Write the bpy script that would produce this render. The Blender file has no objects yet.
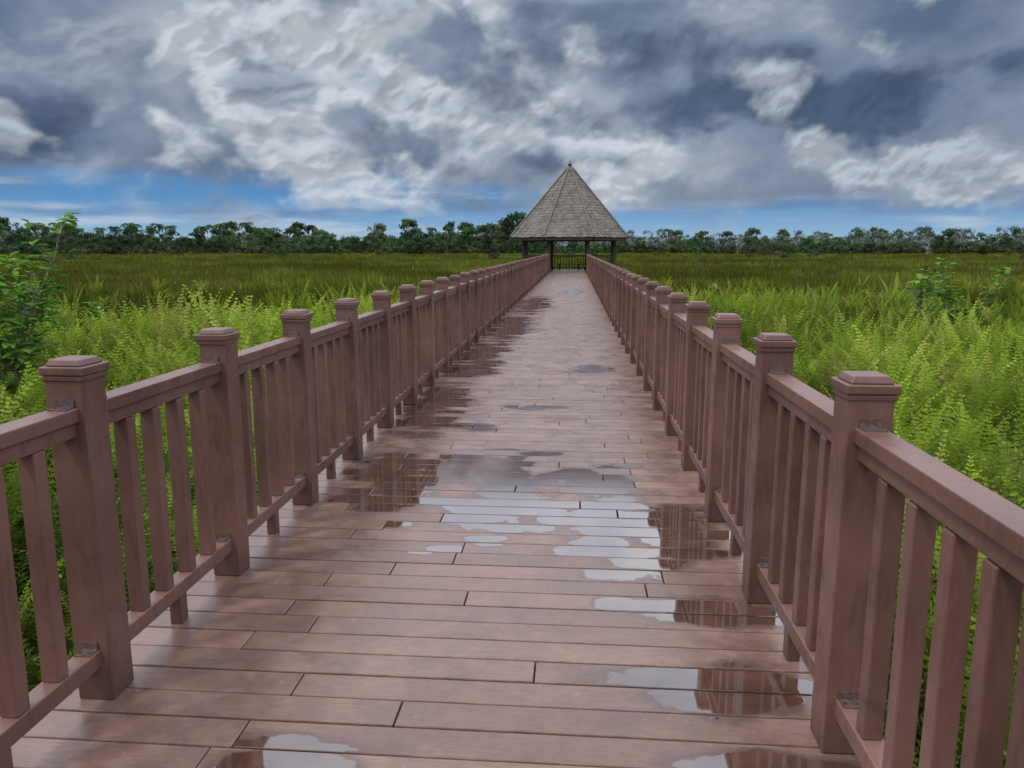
import bpy, math, random
import numpy as np
from mathutils import Vector, Matrix, noise as mnoise
random.seed(7)
R = random.random
U = random.uniform
scene = bpy.context.scene
scene.view_settings.view_transform = 'Standard'
scene.view_settings.look = 'None'
scene.view_settings.exposure = 0

# ------------------------------------------------------------------ helpers
class MB:
    def __init__(s):
        s.v=[]; s.f=[]; s.m=[]; s.a=[]
    def add(s, verts, faces, mat=0, att=0.0):
        o=len(s.v); s.v.extend([tuple(p) for p in verts])
        for f in faces:
            s.f.append([i+o for i in f]); s.m.append(mat); s.a.append(att)
    def box(s, c, d, mat=0, att=0.0, M=None, taper=1.0):
        x,y,z=d[0]/2,d[1]/2,d[2]/2
        vs=[]
        for sz in (-1,1):
            t = taper if sz>0 else 1.0
            for sx,sy in ((-1,-1),(1,-1),(1,1),(-1,1)):
                p=Vector((sx*x*t,sy*y*t,sz*z))
                if M is not None: p=M@p
                vs.append(p+Vector(c))
        s.add(vs,[(0,3,2,1),(4,5,6,7),(0,1,5,4),(1,2,6,5),(2,3,7,6),(3,0,4,7)],mat,att)
    def tube(s, pts, rad, n=6, mat=0, att=0.0):
        vs=[]
        for i,p in enumerate(pts):
            p=Vector(p)
            a=Vector(pts[max(i-1,0)]); b=Vector(pts[min(i+1,len(pts)-1)])
            t=(b-a).normalized()
            u=t.cross(Vector((0.31,0.95,0.05))).normalized(); w=t.cross(u)
            for k in range(n):
                an=2*math.pi*k/n
                vs.append(p+(u*math.cos(an)+w*math.sin(an))*rad[i])
        fs=[]
        for i in range(len(pts)-1):
            for k in range(n):
                a=i*n+k; b=i*n+(k+1)%n
                fs.append((a,b,b+n,a+n))
        fs.append(tuple(range((len(pts)-1)*n,len(pts)*n)))
        s.add(vs,fs,mat,att)
    def obj(s, name, mats, parent=None, smooth=False, attname='rnd'):
        me=bpy.data.meshes.new(name)
        me.from_pydata(s.v,[],s.f)
        for m in mats: me.materials.append(m)
        me.polygons.foreach_set('material_index', s.m)
        at=me.attributes.new(attname,'FLOAT','FACE')
        at.data.foreach_set('value', s.a)
        if smooth: me.polygons.foreach_set('use_smooth',[True]*len(s.f))
        me.update()
        ob=bpy.data.objects.new(name,me)
        scene.collection.objects.link(ob)
        if parent: ob.parent=parent
        return ob

def empty(name, loc=(0,0,0)):
    e=bpy.data.objects.new(name,None); e.location=loc
    scene.collection.objects.link(e); return e

class NT:
    def __init__(s, tree): s.t=tree; s.n=tree.nodes; s.l=tree.links
    def node(s, typ, props=None, **inp):
        nd=s.n.new(typ)
        if props:
            for k,v in props.items(): setattr(nd,k,v)
        for k,v in inp.items():
            s.set(nd.inputs[k.replace('_',' ')],v)
        return nd
    def set(s, sock, v):
        if isinstance(v, bpy.types.NodeSocket): s.l.new(v,sock)
        else:
            if sock.type=='RGBA' and len(v)==3: v=(*v,1)
            sock.default_value=v
    def math(s, op, a, b=None, c=None, clamp=False):
        nd=s.n.new('ShaderNodeMath'); nd.operation=op; nd.use_clamp=clamp
        s.set(nd.inputs[0],a)
        if b is not None: s.set(nd.inputs[1],b)
        if c is not None: s.set(nd.inputs[2],c)
        return nd.outputs[0]
    def vmath(s, op, a, b=None):
        nd=s.n.new('ShaderNodeVectorMath'); nd.operation=op
        s.set(nd.inputs[0],a)
        if b is not None: s.set(nd.inputs[1],b)
        return nd.outputs[0] if op not in ('LENGTH','DOT_PRODUCT','DISTANCE') else nd.outputs['Value']
    def mix(s, fac, a, b, blend='MIX'):
        nd=s.n.new('ShaderNodeMix'); nd.data_type='RGBA'; nd.blend_type=blend; nd.clamp_factor=True
        s.set(nd.inputs[0],fac); s.set(nd.inputs[6],a); s.set(nd.inputs[7],b)
        return nd.outputs[2]
    def noise(s, vec, scale, detail=4, rough=0.55, dist=0.0):
        nd=s.n.new('ShaderNodeTexNoise')
        s.set(nd.inputs['Vector'],vec); nd.inputs['Scale'].default_value=scale
        nd.inputs['Detail'].default_value=detail; nd.inputs['Roughness'].default_value=rough
        nd.inputs['Distortion'].default_value=dist
        return nd.outputs['Fac']
    def maprange(s, v, a,b,c=0.0,d=1.0, smooth=True):
        nd=s.n.new('ShaderNodeMapRange')
        if smooth: nd.interpolation_type='SMOOTHSTEP'
        s.set(nd.inputs[0],v)
        for i,x in enumerate((a,b,c,d)): s.set(nd.inputs[i+1],x)
        return nd.outputs[0]
    def xyz(s, x,y,z=0.0):
        nd=s.n.new('ShaderNodeCombineXYZ'); s.set(nd.inputs[0],x); s.set(nd.inputs[1],y); s.set(nd.inputs[2],z)
        return nd.outputs[0]

def newmat(name):
    m=bpy.data.materials.new(name); m.use_nodes=True
    m.node_tree.nodes.clear()
    nt=NT(m.node_tree)
    out=nt.n.new('ShaderNodeOutputMaterial')
    return m,nt,out

# ------------------------------------------------------------------ materials
def mat_composite(name, base, rough=0.5):
    m,nt,out=newmat(name)
    pos=nt.node('ShaderNodeNewGeometry').outputs['Position']
    att=nt.node('ShaderNodeAttribute',{'attribute_name':'rnd'}).outputs['Fac']
    big=nt.noise(pos,1.7,3,0.6)
    sp=nt.node('ShaderNodeMapping',Vector=pos); sp.inputs['Scale'].default_value=(1,1,0.2)
    fine=nt.noise(sp.outputs[0],60,3,0.7)
    blot=nt.noise(pos,9,3,0.65)
    drip=nt.noise(sp.outputs[0],16,2,0.6)
    dark=tuple(c*0.74 for c in base); lite=tuple(min(1,c*1.2+0.012) for c in base)
    col=nt.mix(nt.maprange(big,0.3,0.7),dark,lite)
    col=nt.mix(nt.maprange(fine,0.35,0.75,0,0.35),col,tuple(c*1.6 for c in base))
    col=nt.mix(nt.maprange(blot,0.58,0.75,0,0.4),col,tuple(c*0.5 for c in base))
    col=nt.mix(nt.maprange(drip,0.55,0.72,0,0.45),col,tuple(c*0.55 for c in base))
    tone=nt.math('MULTIPLY_ADD',att,0.3,0.85)
    col=nt.mix(1.0,col,nt.xyz(tone,tone,tone),'MULTIPLY')
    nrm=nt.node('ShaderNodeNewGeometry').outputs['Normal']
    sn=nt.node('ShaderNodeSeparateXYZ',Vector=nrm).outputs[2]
    up=nt.maprange(sn,0.6,0.95)  # upward faces get a lighter colour, painting in the light from above
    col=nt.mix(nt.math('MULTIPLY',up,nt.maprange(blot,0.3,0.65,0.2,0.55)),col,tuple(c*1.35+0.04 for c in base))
    # splash grime near the deck
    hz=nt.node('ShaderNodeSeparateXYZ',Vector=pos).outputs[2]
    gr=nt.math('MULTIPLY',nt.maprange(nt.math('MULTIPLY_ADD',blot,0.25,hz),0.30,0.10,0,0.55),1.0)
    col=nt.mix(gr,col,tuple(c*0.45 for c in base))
    bump=nt.node('ShaderNodeBump',Strength=0.25,Distance=0.002,Height=fine)
    p=nt.node('ShaderNodeBsdfPrincipled',Base_Color=col,Roughness=nt.maprange(blot,0.3,0.7,rough-0.12,rough+0.1),Normal=bump.outputs[0])
    nt.l.new(p.outputs[0],out.inputs[0])
    return m

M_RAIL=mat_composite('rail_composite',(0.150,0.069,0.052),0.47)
M_SUB=mat_composite('substructure_wood',(0.09,0.06,0.05),0.7)

def mat_simple(name,col,rough=0.6,metal=0.0,scale=20,var=0.3):
    m,nt,out=newmat(name)
    pos=nt.node('ShaderNodeNewGeometry').outputs['Position']
    n=nt.noise(pos,scale,3,0.65)
    c=nt.mix(nt.maprange(n,0.3,0.7),tuple(x*(1-var) for x in col),tuple(min(1,x*(1+var)) for x in col))
    b=nt.node('ShaderNodeBump',Strength=0.3,Distance=0.01,Height=n)
    p=nt.node('ShaderNodeBsdfPrincipled',Base_Color=c,Roughness=rough,Metallic=metal,Normal=b.outputs[0])
    nt.l.new(p.outputs[0],out.inputs[0]); return m
M_BRACKET=mat_simple('bracket_metal',(0.15,0.10,0.09),0.4,0.3,80)
M_SCREW=mat_simple('screw_metal',(0.10,0.08,0.07),0.45,0.5,80)

PUDDLES=[(-.56,5.2,.36,.50),(-.50,4.55,.38,.45),(-1.22,5.0,.28,.75),(-.736,3.8,.13,.075),(-.335,3.96,.15,.075),
 (.14,5.0,.26,.42),(.18,4.4,.28,.5),(.28,3.85,.24,.32),(.66,4.15,.26,.38),(.58,3.17,.34,.12),(.20,3.22,.1,.07),(.60,2.56,.31,.17),(-.87,2.06,.25,.11),
 (.64,2.11,.25,.10),(-1.40,7.6,.30,1.2),(-1.33,11.2,.32,1.9),(-1.2,15.5,.36,2.6),(.23,10.1,.24,.33),
 (-.41,7.5,.22,.12),(-.38,5.75,.24,.1),(-.95,6.6,.22,.14),(-1.1,22,.4,3.5),(-.1,28,.3,1.2)]
def mat_deck():
    m,nt,out=newmat('wet_deck_board')
    pos=nt.node('ShaderNodeNewGeometry').outputs['Position']
    att=nt.node('ShaderNodeAttribute',{'attribute_name':'rnd'}).outputs['Fac']
    base=(0.235,0.132,0.103)
    off=nt.xyz(nt.math('MULTIPLY',att,13.7),nt.math('MULTIPLY',att,31.1),0.0)
    pb=nt.vmath('ADD',pos,off)
    st=nt.node('ShaderNodeMapping',Vector=pb); st.inputs['Scale'].default_value=(0.12,1,1)
    grain=nt.noise(st.outputs[0],90,3,0.65)
    blot=nt.noise(pb,3.5,4,0.65,0.4)
    sm=nt.noise(pb,22,4,0.7)
    big=nt.noise(pos,0.8,2,0.5)
    col=nt.mix(nt.maprange(blot,0.3,0.72),tuple(c*0.74 for c in base),(0.315,0.195,0.158))
    col=nt.mix(nt.maprange(grain,0.4,0.7,0,0.45),col,tuple(c*0.6 for c in base))
    col=nt.mix(nt.maprange(sm,0.58,0.78,0,0.55),col,(0.39,0.29,0.245))
    col=nt.mix(nt.maprange(sm,0.42,0.27,0,0.5),col,tuple(c*0.45 for c in base))
    col=nt.mix(nt.maprange(big,0.35,0.65,0,0.35),col,(0.17,0.088,0.065))
    scuff=nt.noise(pb,5,6,0.8,1.5)
    col=nt.mix(nt.maprange(scuff,0.66,0.71,0,0.5),col,(0.46,0.38,0.34))
    tone=nt.math('MULTIPLY_ADD',nt.math('FRACT',nt.math('MULTIPLY',att,7.31)),0.22,0.89)
    col=nt.mix(1.0,col,nt.xyz(tone,tone,tone),'MULTIPLY')
    s=nt.node('ShaderNodeSeparateXYZ',Vector=pos)
    wob=nt.noise(pos,3.6,4,0.6)
    shx=nt.math('MULTIPLY_ADD',nt.math('FRACT',nt.math('MULTIPLY',att,3.77)),0.30,-0.15)
    x=nt.math('ADD',s.outputs[0],shx); y=s.outputs[1]
    cur=None
    for (cx,cy,rx,ry) in PUDDLES:
        dx=nt.math('MULTIPLY_ADD',x,1/rx,-cx/rx)
        dy=nt.math('MULTIPLY_ADD',y,1/ry,-cy/ry)
        d=nt.math('MULTIPLY_ADD',dx,dx,nt.math('MULTIPLY',dy,dy))
        cur=d if cur is None else nt.math('MINIMUM',cur,d)
    cur=nt.math('SUBTRACT',1.0,nt.math('SQRT',cur))
    w=nt.math('ADD',cur,nt.math('MULTIPLY_ADD',wob,1.5,-0.75))
    w=nt.math('ADD',w,nt.math('MULTIPLY_ADD',nt.math('FRACT',nt.math('MULTIPLY',att,5.13)),0.7,-0.35))
    rowp=nt.math('FRACT',nt.math('DIVIDE',nt.math('SUBTRACT',y,-3.2),0.148))
    seam=nt.math('ABSOLUTE',nt.math('SUBTRACT',rowp,0.5))
    w=nt.math('SUBTRACT',w,nt.maprange(seam,0.33,0.5,0,0.22))
    pud=nt.maprange(w,0.0,0.07)
    damp=nt.maprange(w,-0.34,-0.02)
    col=nt.mix(nt.math('MULTIPLY',damp,0.65),col,tuple(c*0.40 for c in base))
    wetc=nt.mix(nt.maprange(blot,0.3,0.7),(0.070,0.033,0.022),(0.12,0.060,0.042))
    col=nt.mix(pud,col,wetc)
    dr=nt.maprange(blot,0.3,0.7,0.24,0.42)
    rough=nt.math('SUBTRACT',dr,nt.math('MULTIPLY',damp,0.13))
    nd=nt.node('ShaderNodeMix',{'data_type':'FLOAT'}); nt.set(nd.inputs[0],pud); nt.set(nd.inputs[2],rough); nt.set(nd.inputs[3],0.025)
    ior=nt.node('ShaderNodeMix',{'data_type':'FLOAT'}); nt.set(ior.inputs[0],pud); nt.set(ior.inputs[2],1.45); nt.set(ior.inputs[3],2.05)
    hgt=nt.math('ADD',nt.math('MULTIPLY',grain,0.6),nt.math('MULTIPLY',sm,0.5))
    bs=nt.math('MULTIPLY_ADD',nt.math('SUBTRACT',1.0,pud),0.38,0.012)
    bump=nt.node('ShaderNodeBump',Strength=bs,Distance=0.003,Height=hgt)
    p=nt.node('ShaderNodeBsdfPrincipled',Base_Color=col,Roughness=nd.outputs[0],IOR=ior.outputs[0],Normal=bump.outputs[0])
    nt.l.new(p.outputs[0],out.inputs[0]); return m
M_DECK=mat_deck()

def mat_leaf(name, c1, c2, c3=None, trans=0.35, patch=0.0):
    m,nt,out=newmat(name)
    rnd=nt.node('ShaderNodeObjectInfo').outputs['Random']
    att=nt.node('ShaderNodeAttribute',{'attribute_name':'rnd'}).outputs['Fac']
    col=nt.mix(rnd,c1,c2)
    if c3: col=nt.mix(nt.maprange(nt.math('FRACT',nt.math('MULTIPLY',rnd,17.3)),0.72,0.95),col,c3)
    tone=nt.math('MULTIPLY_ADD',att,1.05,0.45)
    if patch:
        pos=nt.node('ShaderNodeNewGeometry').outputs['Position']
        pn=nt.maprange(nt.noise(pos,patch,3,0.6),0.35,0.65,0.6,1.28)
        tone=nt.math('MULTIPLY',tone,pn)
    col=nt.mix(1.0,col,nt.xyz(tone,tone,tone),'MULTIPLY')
    d=nt.node('ShaderNodeBsdfDiffuse',Color=col)
    t=nt.node('ShaderNodeBsdfTranslucent',Color=col)
    mx=nt.node('ShaderNodeMixShader'); mx.inputs[0].default_value=trans
    nt.l.new(d.outputs[0],mx.inputs[1]); nt.l.new(t.outputs[0],mx.inputs[2]); nt.l.new(mx.outputs[0],out.inputs[0])
    return m
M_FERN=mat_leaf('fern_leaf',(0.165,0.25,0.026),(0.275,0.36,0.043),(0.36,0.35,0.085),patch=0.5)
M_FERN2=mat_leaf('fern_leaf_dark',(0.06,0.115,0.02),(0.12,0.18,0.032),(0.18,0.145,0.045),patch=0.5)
M_DRY=mat_leaf('dry_frond',(0.22,0.12,0.045),(0.34,0.22,0.09))
M_REED=mat_leaf('reed_leaf',(0.075,0.095,0.016),(0.14,0.14,0.024),(0.14,0.085,0.03),patch=0.06)
M_REEDG=mat_leaf('reed_leaf_green',(0.12,0.155,0.022),(0.18,0.195,0.03),(0.16,0.13,0.03),patch=0.06)
M_SHRUB=mat_leaf('shrub_leaf',(0.17,0.32,0.05),(0.17,0.32,0.05))
M_TREE=mat_leaf('tree_leaf',(0.058,0.10,0.046),(0.095,0.15,0.064),(0.13,0.16,0.085),0.25)  # distance haze is put into the colour as a paler, bluish tint
M_TREEG=mat_leaf('tree_leaf_grey',(0.11,0.145,0.115),(0.17,0.20,0.17),(0.22,0.23,0.21),0.25)  # greyish trees, with distance haze also put into the colour
M_BARK=mat_simple('bark',(0.18,0.15,0.12),0.85,0,12,0.4)
M_BARKP=mat_simple('pale_bark',(0.36,0.34,0.32),0.85,0,12,0.3)

def mat_ground():
    m,nt,out=newmat('marsh_ground')
    pos=nt.node('ShaderNodeNewGeometry').outputs['Position']
    ln=nt.vmath('LENGTH',pos)
    a=nt.noise(pos,0.03,5,0.6); b=nt.noise(pos,0.6,4,0.7); c=nt.noise(pos,4,3,0.7)
    near=nt.mix(nt.maprange(b,0.3,0.7),(0.02,0.03,0.008),(0.05,0.07,0.015))
    far=nt.mix(nt.maprange(a,0.35,0.65),(0.07,0.09,0.018),(0.14,0.145,0.03))
    far=nt.mix(nt.maprange(b,0.4,0.7,0,0.7),far,(0.05,0.065,0.015))
    far=nt.mix(nt.maprange(c,0.5,0.75,0,0.5),far,(0.15,0.14,0.045))
    col=nt.mix(nt.maprange(ln,25,90),near,far)
    bump=nt.node('ShaderNodeBump',Strength=1.0,Distance=0.6,Height=b)
    p=nt.node('ShaderNodeBsdfDiffuse',Color=col,Normal=bump.outputs[0])
    nt.l.new(p.outputs[0],out.inputs[0]); return m
GZ=-0.85
g=MB()
rings=[0,6,15,40,100,250,600,1500,4600]; n=48
vs=[(0,0,GZ)]; fs=[]
for r in rings[1:]:
    for k in range(n):
        a=2*math.pi*k/n; vs.append((r*math.cos(a),r*math.sin(a),GZ))
for k in range(n): fs.append((0,1+k,1+(k+1)%n))
for i in range(len(rings)-2):
    for k in range(n):
        a=1+i*n+k; b=1+i*n+(k+1)%n; fs.append((a,a+n,b+n,b))
g.add(vs,fs); g.obj('marsh_ground',[mat_ground()])

# ------------------------------------------------------------------ boardwalk
XL,XR=-1.585,0.795          # inner faces of the rails
PW=0.128
Y0,Y1=-3.2,51.0
deck=MB()
BW=0.148
y=Y0
DL,DR=XL-PW-0.06,XR+PW+0.06
W=DR-DL
while y<Y1:
    cuts=[DL]
    x=DL+U(0.4,2.4)
    while x<DR-0.35:
        cuts.append(x); x+=U(1.3,2.6)
    cuts.append(DR)
    for a,b in zip(cuts[:-1],cuts[1:]):
        r=R()
        dz=U(-0.0012,0.0012)
        M=Matrix.Rotation(U(-0.0008,0.0008),3,'Z')
        deck.box(((a+b)/2,y+BW/2,-0.016+dz),(b-a-0.005,BW-0.007,0.032),0,r,M)
    y+=BW
deck_root=empty('boardwalk')
do=deck.obj('deck_boards',[M_DECK],deck_root)
bv=do.modifiers.new('bevel','BEVEL'); bv.width=0.0035; bv.segments=2; bv.limit_method='ANGLE'
sub=MB()
for x in (DL+0.1,(DL+DR)/2,DR-0.1):
    sub.box((x,(Y0+Y1)/2,-0.033-0.1),(0.09,Y1-Y0,0.196))
yy=Y0+0.5
while yy<Y1:
    sub.box(((DL+DR)/2,yy,-0.34),(W-0.1,0.12,0.2))
    for x in (DL+0.2,DR-0.2): sub.box((x,yy,-0.8),(0.14,0.14,0.71))
    yy+=3.12
sub.obj('substructure',[M_SUB],deck_root)

def railing(name, side, vfirst):
    root=empty(name)
    mb=MB(); br=MB()
    xin = XL if side<0 else XR
    xc = xin + side*PW/2
    S=1.04
    ys=[]
    k=-5
    while vfirst+k*S < 50.2:
        ys.append(vfirst+k*S+PW/2); k+=1
    for i,py in enumerate(ys):
        att=R()
        M=Matrix.Rotation(U(-0.006,0.006),3,'X')@Matrix.Rotation(U(-0.006,0.006),3,'Y')
        h=1.15+U(-0.006,0.006)
        mb.box((xc,py,h/2+0.001),(PW,PW,h-0.002),0,att,M)
        ca=R()
        mb.box((xc,py,h-0.012),(PW+0.012,PW+0.012,0.018),0,ca)
        mb.box((xc,py,h+0.0125),(PW+0.024,PW+0.024,0.028),0,ca)
        mb.box((xc,py,h+0.0385),(PW-0.002,PW-0.002,0.022),0,ca,None,0.82)
        if i+1<len(ys):
            a=py+PW/2-0.003; b=ys[i+1]-PW/2+0.003; L=b-a; cy=(a+b)/2
            dz=U(-0.006,0.006)
            rt=R()
            mb.box((xc,cy,1.02+dz),(0.088,L,0.046),0,rt)
            mb.box((xc,cy,0.9715+dz),(0.06,L,0.05),0,rt)
            mb.box((xc,cy,0.16),(0.072,L,0.062),0,R())
            for j in range(4):
                by=a+L*(j+1)/5+U(-0.005,0.005)
                mb.box((xc+U(-.003,.003),by,0.569),(0.056,0.056,0.755),0,R(),Matrix.Rotation(U(-0.008,0.008),3,'X')@Matrix.Rotation(U(-0.03,0.03),3,'Z'))
            mb.box((xc,cy,0.064),(0.05,0.06,0.127),0,R())
            for e,sg in ((a,1),(b,-1)):
                for zz,ww in ((1.0455+dz,0.062),(0.1935,0.055)):
                    br.box((xc,e+sg*0.028,zz),(ww,0.05,0.005),0)
                    br.box((xc,e+sg*0.006,zz+0.012),(ww,0.006,0.028),0)
                    for q in (-1,1):
                        br.tube([(xc+q*0.018,e+sg*0.036,zz+0.002),(xc+q*0.018,e+sg*0.036,zz+0.007)],[0.006,0.005],8,1)
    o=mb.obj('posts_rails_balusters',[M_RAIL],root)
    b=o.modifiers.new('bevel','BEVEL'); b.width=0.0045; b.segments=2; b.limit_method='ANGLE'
    br.obj('brackets',[M_BRACKET,M_SCREW],root)
railing('boardwalk_railing',-1,2.34)
railing('boardwalk_railing',1,2.24)

# ------------------------------------------------------------------ gazebo
def mat_roof():
    m,nt,out=newmat('roof_shingle')
    pos=nt.node('ShaderNodeNewGeometry').outputs['Position']
    att=nt.node('ShaderNodeAttribute',{'attribute_name':'rnd'}).outputs['Fac']
    n1=nt.noise(pos,1.2,4,0.6); n2=nt.noise(pos,9,4,0.7)
    col=nt.mix(nt.maprange(n1,0.3,0.7),(0.155,0.125,0.105),(0.215,0.185,0.16))
    col=nt.mix(nt.maprange(n2,0.4,0.7,0,0.6),col,(0.10,0.08,0.068))
    tone=nt.math('MULTIPLY_ADD',att,0.45,0.72)
    col=nt.mix(1.0,col,nt.xyz(tone,tone,tone),'MULTIPLY')
    b=nt.node('ShaderNodeBump',Strength=0.6,Distance=0.03,Height=n2)
    p=nt.node('ShaderNodeBsdfPrincipled',Base_Color=col,Roughness=0.85,Normal=b.outputs[0])
    nt.l.new(p.outputs[0],out.inputs[0]); return m
M_ROOF=mat_roof()
M_DARK=mat_simple('dark_timber',(0.05,0.034,0.03),0.6,0,15,0.35)
GX,GY=-0.35,54.3
gz=empty('gazebo',(GX,GY,0))
def octp(r,z,off=22.5):
    return [Vector((r*math.cos(math.radians(off+45*k)),r*math.sin(math.radians(off+45*k)),z)) for k in range(8)]
roof=MB()
EZ,AZ,RR=2.32,6.95,4.22
NC=24
for i in range(NC):
    t0=i/NC; t1=(i+1)/NC
    r0=RR*(1-t0)+0.12*t0+0.05; r1=RR*(1-t1)+0.12*t1
    z0=EZ+(AZ-EZ)*t0; z1=EZ+(AZ-EZ)*t1
    A=octp(r0,z0-0.02); B=octp(r1,z1); C=octp(r0-0.09,z0-0.05)
    for k in range(8):
        a0,a1=A[k],A[(k+1)%8]; b0,b1=B[k],B[(k+1)%8]; c0,c1=C[k],C[(k+1)%8]
        ns=max(1,int((a1-a0).length/0.22))
        for q in range(ns):
            u,v=q/ns,(q+1)/ns
            j=Vector((0,0,U(-0.03,0.01)))
            att=R()
            p0=a0.lerp(a1,u)+j; p1=a0.lerp(a1,v)+j
            roof.add([p0,p1,b0.lerp(b1,v),b0.lerp(b1,u),c0.lerp(c1,u)+j,c0.lerp(c1,v)+j],[(0,1,2,3),(1,0,4,5)],0,att)
A=octp(RR+0.03,EZ+0.05); B=octp(0.16,AZ+0.06)
for k in range(8):
    roof.tube([A[k],B[k]],[0.06,0.05],6,1,0.5)
roof.add(octp(RR-0.15,EZ-0.05),[(7,6,5,4,3,2,1,0)],2,0.2)
A=octp(RR-0.02,EZ-0.02)
for k in range(8):
    a,b=A[k],A[(k+1)%8]; mid=(a+b)/2; ang=math.atan2((b-a).y,(b-a).x)
    roof.box(mid-Vector((0,0,0.1))-mid.normalized()*0.08,((b-a).length*0.96,0.05,0.15),2,0.3,Matrix.Rotation(ang,3,'Z'))
roof.tube([(0,0,AZ-0.2),(0,0,AZ-0.02),(0,0,AZ),(0,0,AZ+0.12)],[0.34,0.26,0.14,0.09],10,1,0.4)
roof.tube([(0,0,AZ+0.1),(0,0,AZ+0.15),(0,0,AZ+0.22),(0,0,AZ+0.3),(0,0,AZ+0.34),(0,0,AZ+0.6)],[0.05,0.12,0.16,0.1,0.04,0.01],10,2,0.4)
M_RIDGE=mat_simple('ridge_cap',(0.18,0.155,0.135),0.8,0,10,0.3)
roof.obj('roof',[M_ROOF,M_RIDGE,M_DARK],gz)
fr=MB()
P=octp(3.3,0)
for k in range(8):
    p=P[k]
    fr.box((p.x,p.y,1.1),(0.2,0.2,2.2),0,R()); fr.box((p.x,p.y,0.12),(0.28,0.28,0.23),0,R())
    q=P[(k+1)%8]; mid=(p+q)/2; L=(q-p).length; ang=math.atan2((q-p).y,(q-p).x); RM=Matrix.Rotation(ang,3,'Z')
    fr.box((mid.x,mid.y,2.17),(L-0.1,0.14,0.24),0,R(),RM)
    fr.tube([Vector((p.x,p.y,2.2)),(0,0,6.0)],[0.07,0.07],5,0)
    if k!=5:
        for zz,hh in ((1.02,0.09),(0.16,0.07)):
            fr.box((mid.x,mid.y,zz),(L-0.18,0.07,hh),0,R(),RM)
        nb=11
        for j in range(nb):
            e=p.lerp(q,(j+1)/(nb+1)); fr.box((e.x,e.y,0.585),(0.05,0.05,0.78),0,R(),RM)
fr.obj('frame',[M_DARK],gz)
fl=MB()
T=octp(3.6,0.004); Bt=octp(3.6,-0.18)
fl.add(T+Bt,[tuple(range(8))]+[(k,8+k,8+(k+1)%8,(k+1)%8) for k in range(8)],0,0.5)
for k in range(8):
    p=P[k]*0.95; fl.box((p.x,p.y,-0.6),(0.2,0.2,0.83),1)
for k in (0,1,2,3):
    p=P[k]*0.86; q=P[(k+1)%8]*0.86; mid=(p+q)/2; ang=math.atan2((q-p).y,(q-p).x); RM=Matrix.Rotation(ang,3,'Z')
    fl.box((mid.x,mid.y,0.44),((q-p).length-0.1,0.4,0.05),1,R(),RM)
    for s_ in (-1,1):
        e=mid+(q-p).normalized()*s_*0.7; fl.box((e.x,e.y,0.21),(0.08,0.3,0.41),1,R(),RM)
fl.obj('floor',[M_DECK,M_DARK],gz)

# ------------------------------------------------------------------ plants
def fern(mb, nf, H, spread, mat0=0, pin=17, plen=0.13, dry=0.1):
    for i in range(nf):
        mat=1 if R()<dry else 0
        az=2*math.pi*(i+U(-.35,.35))/nf
        L=H*U(0.6,1.15)*(0.75 if mat else 1)
        lean=U(0.06,0.4)*spread
        curl=U(0.25,1.15)*spread
        d=Vector((math.cos(az),math.sin(az),0)); side=Vector((-d.y,d.x,0))
        side=(side+Vector((0,0,U(-.4,.4)))).normalized()
        pts=[]; pos=Vector((d.x*0.03+U(-.05,.05),d.y*0.03+U(-.05,.05),0)); ang=lean
        N=pin+6
        for k in range(N+1):
            t=k/N
            pts.append((pos.copy(),ang))
            st=L/N
            pos=pos+(d*math.sin(ang)+Vector((0,0,1))*math.cos(ang))*st
            ang=lean+curl*t*t*1.3
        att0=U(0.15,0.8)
        ww=0.006
        for k in range(0,N,3):
            a=pts[k][0]; b=pts[min(k+3,N)][0]; w2=side*ww*(1.2-k/N)
            mb.add([a-w2,a+w2,b+w2*0.8,b-w2*0.8],[(0,1,2,3)],mat,att0*0.8)
        for k in range(4,N+1):
            t=(k-4)/(N-4)
            l=plen*U(0.8,1.15)*math.sin(math.pi*min(1,(0.22+0.78*t)))**0.8 if t<0.96 else plen*0.25
            l=max(l,0.02)
            p,an=pts[k]
            tan=(d*math.sin(an)+Vector((0,0,1))*math.cos(an))
            w=L/N*0.36
            for sg in (-1,1):
                dr=(side*sg+tan*U(0.4,0.75)+Vector((0,0,U(-0.3,0.1)))).normalized()
                mid=p+dr*l*0.4
                tip=p+dr*l+Vector((0,0,-0.18*l))
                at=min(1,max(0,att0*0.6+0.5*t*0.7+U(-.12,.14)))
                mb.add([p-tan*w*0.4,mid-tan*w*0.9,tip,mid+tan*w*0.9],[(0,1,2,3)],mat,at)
def reed(mb, nb, H, rad, mat=0, wid=0.02):
    for i in range(nb):
        a=R()*6.28; r=rad*math.sqrt(R())
        p=Vector((math.cos(a)*r,math.sin(a)*r,0)); h=H*U(0.55,1.1)
        b=R()*6.28; ln=U(0.05,0.35)
        d=Vector((math.cos(b),math.sin(b),0)); s=Vector((-d.y,d.x,0))*wid*U(.6,1.3)
        m1=p+Vector((0,0,h*0.55))+d*ln*0.25*h; t=p+Vector((0,0,h))+d*ln*h
        at=U(0.1,0.9)
        mb.add([p-s*.7,p+s*.7,m1+s,m1-s],[(0,1,2,3)],mat,at*0.6)
        mb.add([m1-s,m1+s,t],[(0,1,2)],mat,at)

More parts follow.
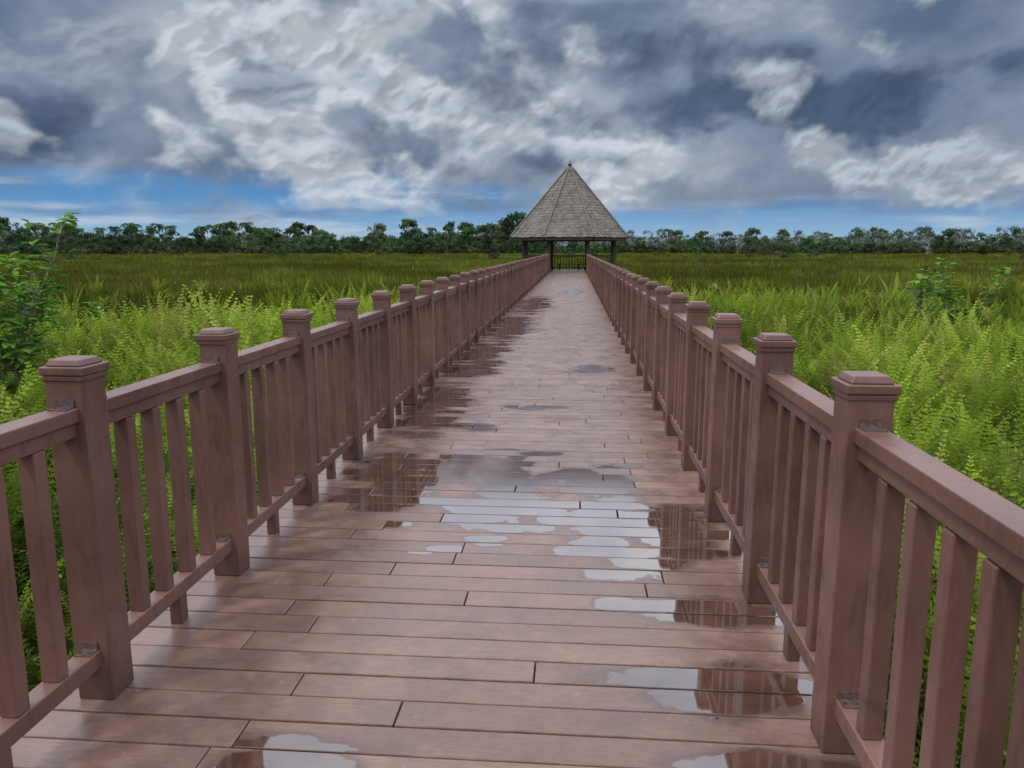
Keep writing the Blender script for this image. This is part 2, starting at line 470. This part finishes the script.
def scatter(root, name, mesh_mb, mats, places):
    mb=MB()
    for (x,y,z,s,yaw) in places:
        h=s/2; c,sn=math.cos(yaw),math.sin(yaw)
        tx,ty=U(-.14,.14),U(-.14,.14)
        q=[]
        for (a,b) in ((-h,-h),(h,-h),(h,h),(-h,h)):
            xx=a*c-b*sn; yy=a*sn+b*c
            q.append((x+xx,y+yy,z+xx*tx+yy*ty))
        mb.add(q,[(0,1,2,3)])
    o=mb.obj(name+'_scatter',[],root)
    o.instance_type='FACES'; o.use_instance_faces_scale=True; o.instance_faces_scale=1.0
    o.show_instancer_for_render=False; o.show_instancer_for_viewport=False
    mesh_mb.obj(name,mats,o)
    return o

def on_walk(x,y,m=0.0):
    if -10<y<53 and DL-m<x<DR+m: return True
    return (x-GX)**2+(y-GY)**2<(4.0+m)**2
def fbm(x,y,s,o=0.0): return mnoise.fractal(Vector((x*s+o,y*s-o,o)),1.0,2.0,4)

fern_variants=[]
for sd,(nf,H,sp,mt,pin,pl_) in enumerate([(10,1.05,1.0,'b',17,0.12),(7,1.25,0.6,'b',19,0.095),(11,0.85,1.3,'b',15,0.13),(8,1.05,0.9,'d',15,0.12),(10,0.9,1.2,'d',14,0.12),(8,1.15,0.8,'b',20,0.14)]):
    mb=MB(); fern(mb,nf,H,sp,0,pin,pl_); fern_variants.append((mb,mt))
pl=[[] for _ in fern_variants]
reedpl=[[],[],[]]
def try_fern(x,y):
    if on_walk(x,y,0.22): return
    if abs(x+0.08*y)>0.80*y+6: return
    d=math.hypot(x,y)
    lim = (31 if x>0 else 19)+ 8*fbm(x,y,0.12,3)
    if x<0: lim += max(0,min(12,12+x*1.0))
    if d>lim:
        if R()>0.05: return
    n_=fbm(x,y,0.22,9.3)
    bright=(n_>-0.08)
    e=min(abs(x-DL),abs(x-DR)) if y<52 else 9
    s=U(0.55,1.12)*(0.70 if e<0.55 else (0.86 if e<1.2 else 1.0))*(1+0.35*n_)
    if x<-9: bright = n_>0.15
    k = random.choice((0,1,2,5)) if (bright if R()>0.22 else not bright) else random.choice((3,4))
    pl[k].append((x,y,GZ,s,R()*6.28))
for i in range(9500):
    try_fern(U(-16,17),-1+R()*15)
for i in range(12000):
    try_fern(U(-33,38),14+R()*28)
fern_bed=empty('fern_bed')
for i,((mb,mt),p) in enumerate(zip(fern_variants,pl)):
    scatter(fern_bed,'fern_plant_'+'abcdef'[i],mb,[M_FERN if mt=='b' else M_FERN2,M_DRY],p)
def try_reed(x,y,s0):
    if on_walk(x,y,0.3): return
    if abs(x+0.08*y)>0.78*y+6: return
    n_=fbm(x,y,0.05,21)
    k=(0 if R()<0.5 else 1) if n_<0.12 else 2
    if R()<0.12: k=2
    reedpl[k].append((x,y,GZ,s0*U(0.75,1.2)*(1+0.3*n_),R()*6.28))
for i in range(6500):
    try_reed(U(-45,48),U(8,60),1.0)
for i in range(8500):
    y=55+130*R()**1.1; try_reed(U(-1,1)*(0.78*y+6)-0.08*y,y,1.2)
for i in range(4500):
    y=180+120*R(); try_reed(U(-1,1)*(0.78*y+6)-0.08*y,y,1.4)
reed_bed=empty('reed_bed')
mbs=[]
for (nb,H,rd,wd) in ((40,0.62,0.6,0.02),(40,0.66,0.6,0.022),(38,0.70,0.6,0.022)):
    mb=MB(); reed(mb,nb,H,rd,0,wd); mbs.append(mb)
for i,(mb,mt) in enumerate(zip(mbs,(M_REED,M_REED,M_REEDG))):
    scatter(reed_bed,'reed_tuft_'+'abc'[i],mb,[mt],reedpl[i])

def leaf(mb,p,d,up,l,w,mat,att):
    s=d.cross(up).normalized()
    n_=s.cross(d).normalized()
    a=p; b=p+d*l*0.35+s*w-n_*(-0.15*w); c=p+d*l*0.75+s*w*0.7; e=p+d*l-n_*0.1*l; f=p+d*l*0.75-s*w*0.7; h=p+d*l*0.35-s*w+n_*0.15*w
    m1=p+d*l*0.5-n_*0.12*w
    mb.add([a,b,c,e,f,h,m1],[(0,1,6),(1,2,6),(2,3,6),(3,4,6),(4,5,6),(5,0,6)],mat,att)
def shrub(name,loc,H,spread,nst,leafl,seed,nl=10):
    random.seed(seed)
    mb=MB()
    for i in range(nst):
        az=U(0,6.28); sp=spread*U(0.2,1.0)
        tip=Vector((math.cos(az)*sp,math.sin(az)*sp,H*U(0.6,1.0)))
        pts=[Vector((U(-.08,.08),U(-.08,.08),0))]
        for k in range(1,8):
            t=k/7; pts.append(Vector((tip.x*t**1.3+U(-.04,.04),tip.y*t**1.3+U(-.04,.04),tip.z*t)))
        mb.tube(pts,[0.022*(1-0.8*k/7)+0.003 for k in range(8)],6,1,0.5)
        for k in range(3,8):
            for q in range(3):
                a2=U(0,6.28); ln=U(0.2,0.45)*(H/2.4)
                st=pts[k]; e=st+Vector((math.cos(a2)*ln,math.sin(a2)*ln,U(0.0,0.3)))
                mb.tube([st,st.lerp(e,0.5)+Vector((0,0,0.03)),e],[0.009,0.006,0.003],5,1,0.5)
                for z in range(nl):
                    t=U(0.25,1.0); p=st.lerp(e,t)+Vector((0,0,0.02))
                    a3=U(0,6.28); d=Vector((math.cos(a3),math.sin(a3),U(-0.5,0.6))).normalized()
                    leaf(mb,p,d,Vector((U(-.3,.3),U(-.3,.3),1)),leafl*U(0.6,1.15),leafl*0.26*U(.8,1.2),0,U(0.1,1.0))
    o=mb.obj(name,[M_SHRUB,M_BARK]); o.location=loc; return o
shrub('broadleaf_shrub',(-7.0,8.9,GZ),2.75,0.85,9,0.16,3)
shrub('broadleaf_shrub',(9.6,19.8,GZ),1.95,0.9,4,0.22,11,4)
shrub('broadleaf_shrub',(8.2,18.6,GZ),1.85,0.5,3,0.22,12,4)
shrub('broadleaf_shrub',(-11.5,16.5,GZ),1.5,1.0,5,0.16,17)
random.seed(99)

# ------------------------------------------------------------------ distant forest
def tree(H,cw,clumps,lq,ls,trunk_r,bare=0.0,base=0.35):
    mb=MB()
    tp=[Vector((U(-.2,.2)*k*0.4,U(-.2,.2)*k*0.4,H*0.8*k/5)) for k in range(6)]
    mb.tube(tp,[trunk_r*(1-0.14*k) for k in range(6)],7,1,0.5)
    for c in range(clumps):
        a=U(0,6.28); zz=U(base,1.0); rr=cw*math.sqrt(max(0.05,1-((zz-0.62)/0.42)**2))*U(0.35,0.95)
        cc=Vector((math.cos(a)*rr,math.sin(a)*rr,H*zz))
        st=tp[min(5,int(zz*5*0.8))]
        mb.tube([st,st.lerp(cc,0.5)+Vector((0,0,-0.2)),cc],[trunk_r*0.35,trunk_r*0.22,0.04],5,1,0.5)
        if R()<bare: continue
        cr=cw*U(0.20,0.40); tone=U(0.0,0.85)
        for q in range(lq):
            v=Vector((random.gauss(0,1),random.gauss(0,1),random.gauss(0,0.7))); v=v.normalized()*cr*R()**0.45
            p=cc+v
            u=Vector((random.gauss(0,1),random.gauss(0,1),random.gauss(0,1))).normalized(); w=u.orthogonal().normalized()
            s=ls*U(0.6,1.3)
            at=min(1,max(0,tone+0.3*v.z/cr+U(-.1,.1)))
            mb.add([p-u*s,p+w*s*0.6,p+u*s,p-w*s*0.6],[(0,1,2,3)],0,at)
    return mb
def palm(H):
    mb=MB(); bx,by=U(-1,1),U(-1,1)
    pts=[Vector((bx*(k/6)**2,by*(k/6)**2,H*k/6)) for k in range(7)]
    mb.tube(pts,[0.22-0.015*k for k in range(7)],6,1,0.5)
    top=pts[-1]
    for i in range(16):
        a=6.28*i/16+U(-.15,.15); e=U(-0.1,1.2); L=U(2.6,3.4)
        d=Vector((math.cos(a),math.sin(a),0)); an=e
        sd=Vector((-d.y,d.x,0)); at=U(0.1,0.8)
        prev=top.copy()
        for k in range(9):
            nx=prev+(d*math.cos(an)+Vector((0,0,1))*math.sin(an))*L/9; an-=0.26
            w=0.5*math.sin(math.pi*(k+1)/10.5)
            for sg in (-1,1):
                mb.add([prev,nx,nx+sd*sg*w-Vector((0,0,w*0.5)),prev+sd*sg*w*0.8-Vector((0,0,w*0.5))],[(0,1,2,3)],0,at)
            prev=nx
    return mb
random.seed(5)
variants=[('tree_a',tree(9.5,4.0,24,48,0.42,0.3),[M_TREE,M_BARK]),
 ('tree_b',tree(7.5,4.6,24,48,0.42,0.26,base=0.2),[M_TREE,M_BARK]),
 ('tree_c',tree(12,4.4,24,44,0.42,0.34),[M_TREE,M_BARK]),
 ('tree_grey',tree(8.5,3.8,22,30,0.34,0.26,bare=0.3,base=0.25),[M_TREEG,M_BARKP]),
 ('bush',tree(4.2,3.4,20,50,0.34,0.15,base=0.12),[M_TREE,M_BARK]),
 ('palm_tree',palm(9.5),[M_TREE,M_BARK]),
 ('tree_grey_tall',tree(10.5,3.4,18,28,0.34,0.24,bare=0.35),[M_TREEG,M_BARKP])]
fp=[[] for _ in variants]
def place(az,d,k,s=1.0):
    fp[k].append((d*math.sin(az),d*math.cos(az),GZ,s,R()*6.28))
az=-0.95
while az<0.95:
    left = az<-0.02
    prof=(0.94 if left else 0.90)+0.20*mnoise.noise(Vector((az*9,3.3,0)))+0.22*mnoise.noise(Vector((az*40,7,0)))
    for row in range(4):
        d=300+row*16+U(-8,8)+ (20 if not left else 0)
        if left: k=random.choices(range(7),(5,6,2.6,0.7,2,0.5,0.3))[0]
        else: k=random.choices(range(7),(2,2,0.8,5,1.2,0.1,4))[0]
        place(az+U(-.006,.006),d,k,prof*U(0.66,1.02)*(1.0 if row<2 else 1.05))
    for q in range(2):
        place(az+U(-.01,.01),285+U(-12,8)+(18 if not left else 0),4,U(0.4,1.0))
    az+=0.0105
for i in range(30):
    place(U(-0.74,-0.3),U(300,350),5,U(0.95,1.2))
for i in range(4):
    place(U(0.0,0.6),U(300,350),5,U(0.8,1.0))
for (px,s) in ((-0.082,1.1),(-0.070,1.22),(-0.092,1.0),(-0.105,0.9),(-0.12,0.85)): place(px,292,2,s)
for i in range(16): place(U(-0.25,-0.05),U(255,280),random.choice((0,1,4)),U(0.5,0.85))
for i in range(14): place(U(0.2,0.32),U(265,290),random.choice((4,1)),U(0.4,0.7))
for i in range(34): place(U(-0.6,0.6),U(150,260),4,U(0.18,0.4))
for i in range(14): place(random.choice((-1,1))*U(0.12,0.6),U(60,150),4,U(0.12,0.24))
forest=empty('distant_forest')
for (nm,mb,mt),p in zip(variants,fp):
    scatter(forest,nm,mb,mt,p)

# ------------------------------------------------------------------ sky
def build_sky():
    rs=np.random.RandomState(11)
    perm=rs.permutation(256); perm=np.concatenate([perm,perm,perm])
    gr=rs.normal(size=(256,3)); gr/=np.linalg.norm(gr,axis=1)[:,None]
    def perlin(p):
        i=np.floor(p).astype(int); f=p-i; i&=255
        u=f*f*f*(f*(f*6-15)+10)
        out=0
        for dx in (0,1):
            wx=u[:,0] if dx else 1-u[:,0]
            for dy in (0,1):
                wy=u[:,1] if dy else 1-u[:,1]
                for dz in (0,1):
                    wz=u[:,2] if dz else 1-u[:,2]
                    h=perm[perm[perm[(i[:,0]+dx)&255]+((i[:,1]+dy)&255)]+((i[:,2]+dz)&255)]
                    g=gr[h]
                    out=out+wx*wy*wz*(g[:,0]*(f[:,0]-dx)+g[:,1]*(f[:,1]-dy)+g[:,2]*(f[:,2]-dz))
        return out
    def fbm(p,s,o,gain=0.5,off=0.0,bil=False):
        a=1.0; t=0; n=0; q=p*s+off
        for k in range(o):
            v=perlin(q)
            if bil: v=0.62-np.sqrt(v*v+0.004)*2.2
            t=t+a*v; n+=a; a*=gain; q=q*2.03+17.1
        return t/n
    sm=lambda x,a,b: (lambda t:t*t*(3-2*t))(np.clip((x-a)/(b-a),0,1))
    azf=np.radians(np.arange(-62,62,0.12)); azb=np.radians(np.arange(62,298.01,1.0))
    az=np.concatenate([azf,azb]); NA=len(az)
    el=np.radians(np.concatenate([[-1.5,-0.6],np.arange(0,20,0.12),np.arange(20,47.1,0.5)])); NE=len(el)
    E,A=np.meshgrid(el,az,indexing='ij')
    Xd=np.cos(E)*np.sin(A); Yd=np.cos(E)*np.cos(A); Zd=np.sin(E)
    Zp=np.clip(Zd,0,1)
    P=np.stack([Xd,Yd,1.35*((Zp+0.06)**0.95)],-1).reshape(-1,3)
    a=A.ravel(); z=Zd.ravel()
    a=np.where(a>math.pi,a-2*math.pi,a)
    warp=np.stack([fbm(P,3.0,2,off=3.1+k*9) for k in range(3)],-1)
    wp=P+warp*0.07
    w1=fbm(P,5,6,0.6,off=50)*0.26; w2=fbm(P,7,6,0.6,off=80)*0.10
    def blobs(L):
        t=0
        for (ca,ce,ra,re,am) in L:
            t=t+am*np.exp(-(((a+w1-ca)/ra)**2+((z+w2-ce)/re)**2))
        return t
    def grid(v): return v.reshape(NE,NA)
    AZ=np.broadcast_to(az[None,:],(NE,NA)); EL=np.broadcast_to(el[:,None],(NE,NA))
    def relief(h,k=5.0,lx=-0.5,ly=0.8):
        g=grid(h); ge=np.gradient(g,axis=0)/np.gradient(EL,axis=0); ga=np.gradient(g,axis=1)/np.gradient(AZ,axis=1)
        return np.tanh(-(ga*lx+ge*ly)/k).ravel()
    c=lambda *v: np.array(v)
    def lerp(A_,B_,t): return A_*(1-t[:,None])+B_*t[:,None]
    col=lerp(c(.30,.48,.66)[None,:].repeat(len(a),0),c(.10,.27,.54)[None,:].repeat(len(a),0),sm(z,0.0,0.07))
    Q=np.stack([Xd.ravel()*3,Yd.ravel()*3,z*36],-1)+warp*0.3
    st=fbm(Q,1.2,6,0.6,off=5)
    col=lerp(col,c(.50,.59,.69)[None,:],0.85*sm(st,-0.02,0.25))
    col=lerp(col,c(.15,.23,.37)[None,:],0.7*sm(fbm(Q,0.9,5,0.55,off=44),0.02,0.24))
    h=fbm(wp,3.4,7,0.55,off=1)
    h2=fbm(wp,7,6,0.52,off=61)
    base=lerp(c(.10,.152,.245)[None,:],c(.29,.35,.44)[None,:],sm(h+0.3*h2,-0.24,0.26))
    cov=sm(z+0.13*h+0.05*st,0.042,0.082)
    cov=np.maximum(cov,0.85*sm(h,0.08,0.25)*sm(z,0.015,0.04))
    col=lerp(col,base,cov)
    for (off,s,thr,bl,bright,core,ramp_,am,edge) in [
        (7,3.6,0.09,[(-.33,.23,.22,.07,.26),(-.12,.15,.18,.04,.22),(.42,.27,.25,.04,.26),(.42,.09,.24,.024,.32),(.08,.125,.09,.03,.28),(.27,.17,.16,.03,-.35),(-.6,.14,.12,.05,-.2),(-.58,.26,.14,.04,.12)],(.50,.545,.61),(.19,.24,.33),0.36,0.15,.32),
        (71,5.4,0.10,[(-.33,.23,.20,.06,.15),(-.1,.15,.2,.04,.1),(.27,.17,.18,.04,-.2)],(.43,.48,.56),(.15,.195,.285),0.30,0.17,.24),
        (21,4.6,0.13,[(-.42,.21,.16,.05,.28),(-.20,.18,.16,.035,.28),(.5,.28,.18,.04,.18),(.06,.13,.08,.03,.20),(-.3,.27,.12,.02,.15),(.3,.15,.2,.03,-.25)],(.69,.72,.76),(.24,.29,.38),0.32,0.18,.17),
        (33,3.0,0.05,[(.28,.17,.22,.038,.44),(.02,.23,.12,.05,.28),(-.60,.15,.15,.055,.32),(0.0,.10,.14,.014,.14),(.6,.24,.12,.02,.2),(-.33,.22,.14,.06,-.38),(.42,.28,.2,.03,-.3),(.4,.09,.22,.025,-.35),(.08,.125,.08,.03,-.15)],(.22,.285,.385),(.062,.096,.168),0.30,0.16,.24),
        (55,6.0,0.22,[(-.33,.21,.15,.05,.17),(-.1,.13,.2,.02,.12),(.42,.09,.2,.02,.25),(.1,.2,.1,.04,.06)],(.60,.64,.69),(.30,.36,.44),0.25,0.17,.2)]:
        wq=wp+0.010*np.stack([fbm(P,18,3,0.5,off=off+k) for k in range(3)],-1)
        bb=fbm(wq,s*1.9,6,0.47,off=off+4,bil=True)
        h=fbm(wq,s,7,0.52,off=off)+0.26*bb
        hm=h+blobs(bl)-3.0*np.clip(0.05-z,0,1)
        al=sm(hm,thr,thr+edge)
        th=sm(hm,thr+0.02,thr+ramp_+0.05)
        cc=lerp(np.array(bright)[None,:],np.array(core)[None,:],th)
        r=relief(fbm(wq,s*1.9,4,0.42,off=off+4,bil=True)*0.8+0.8*fbm(wq,s,4,0.45,off=off),4.5)
        cc=cc*(1+am*r)[:,None]
        col=lerp(col,cc,al*0.92)
    hi=sm(z,0.276,0.335)
    top=lerp(c(1.15,1.35,1.65)[None,:],c(1.95,2.08,2.25)[None,:],sm(fbm(wp,3.2,4,off=1),-.2,.25))
    col=lerp(col,top,hi)
    col=np.clip(col,0.02,4)
    RAD=4500
    V=np.stack([Xd.ravel()*RAD,Yd.ravel()*RAD,Zd.ravel()*RAD],-1)
    idx=np.arange(NE*NA).reshape(NE,NA)
    q=np.stack([idx[:-1,:-1],idx[:-1,1:],idx[1:,1:],idx[1:,:-1]],-1).reshape(-1,4)
    me=bpy.data.meshes.new('sky'); me.vertices.add(len(V)); me.vertices.foreach_set('co',V.ravel())
    me.loops.add(q.size); me.loops.foreach_set('vertex_index',q.ravel())
    me.polygons.add(len(q)); me.polygons.foreach_set('loop_start',np.arange(len(q))*4)
    me.update(calc_edges=True)
    at=me.attributes.new('cloud','FLOAT_COLOR','POINT')
    at.data.foreach_set('color',np.concatenate([col,np.ones((len(col),1))],1).ravel())
    m=bpy.data.materials.new('cloudy_sky'); m.use_nodes=True; m.node_tree.nodes.clear()
    n=m.node_tree.nodes; l=m.node_tree.links
    an=n.new('ShaderNodeAttribute'); an.attribute_name='cloud'
    em=n.new('ShaderNodeEmission'); l.new(an.outputs['Color'],em.inputs[0])
    o=n.new('ShaderNodeOutputMaterial'); l.new(em.outputs[0],o.inputs[0])
    try: m.cycles.emission_sampling='NONE'
    except Exception as ex: print(ex)
    me.materials.append(m)
    ob=bpy.data.objects.new('sky',me); scene.collection.objects.link(ob)
build_sky()

w=bpy.data.worlds.new('World'); scene.world=w; w.use_nodes=True
w.node_tree.nodes.clear(); nt=NT(w.node_tree)
SUN_EL,SUN_AZ=60,-125   # azimuth from +Y toward +X, degrees
sky=nt.node('ShaderNodeTexSky'); sky.sky_type='NISHITA'; sky.sun_disc=False
sky.sun_elevation=math.radians(SUN_EL); sky.sun_rotation=math.radians(SUN_AZ)
nish=nt.mix(1.0,sky.outputs[0],(0.1,0.1,0.1),'MULTIPLY')
skyc=nt.mix(0.8,nish,(0.92,0.97,1.04))   # overcast high cloud
bg=nt.node('ShaderNodeBackground',Color=skyc,Strength=1.0)
wo=nt.node('ShaderNodeOutputWorld'); nt.l.new(bg.outputs[0],wo.inputs[0])

sun=bpy.data.lights.new('sun','SUN'); sun.energy=1.45; sun.angle=math.radians(11); sun.color=(1.0,0.95,0.87)
so=bpy.data.objects.new('sun',sun); scene.collection.objects.link(so)
a,e=math.radians(SUN_AZ),math.radians(SUN_EL)
dirv=Vector((math.sin(a)*math.cos(e),math.cos(a)*math.cos(e),math.sin(e)))
so.rotation_euler=dirv.to_track_quat('Z','Y').to_euler(); so.location=(0,0,30)

# ------------------------------------------------------------------ camera
cam=bpy.data.cameras.new('camera'); cam.sensor_width=36; cam.lens=769/1024*36; cam.clip_end=12000; cam.clip_start=0.05
co=bpy.data.objects.new('camera',cam); scene.collection.objects.link(co)
co.location=(0,0,1.56)
co.rotation_euler=(math.radians(90-10.0),0,math.radians(4.54))
scene.camera=co
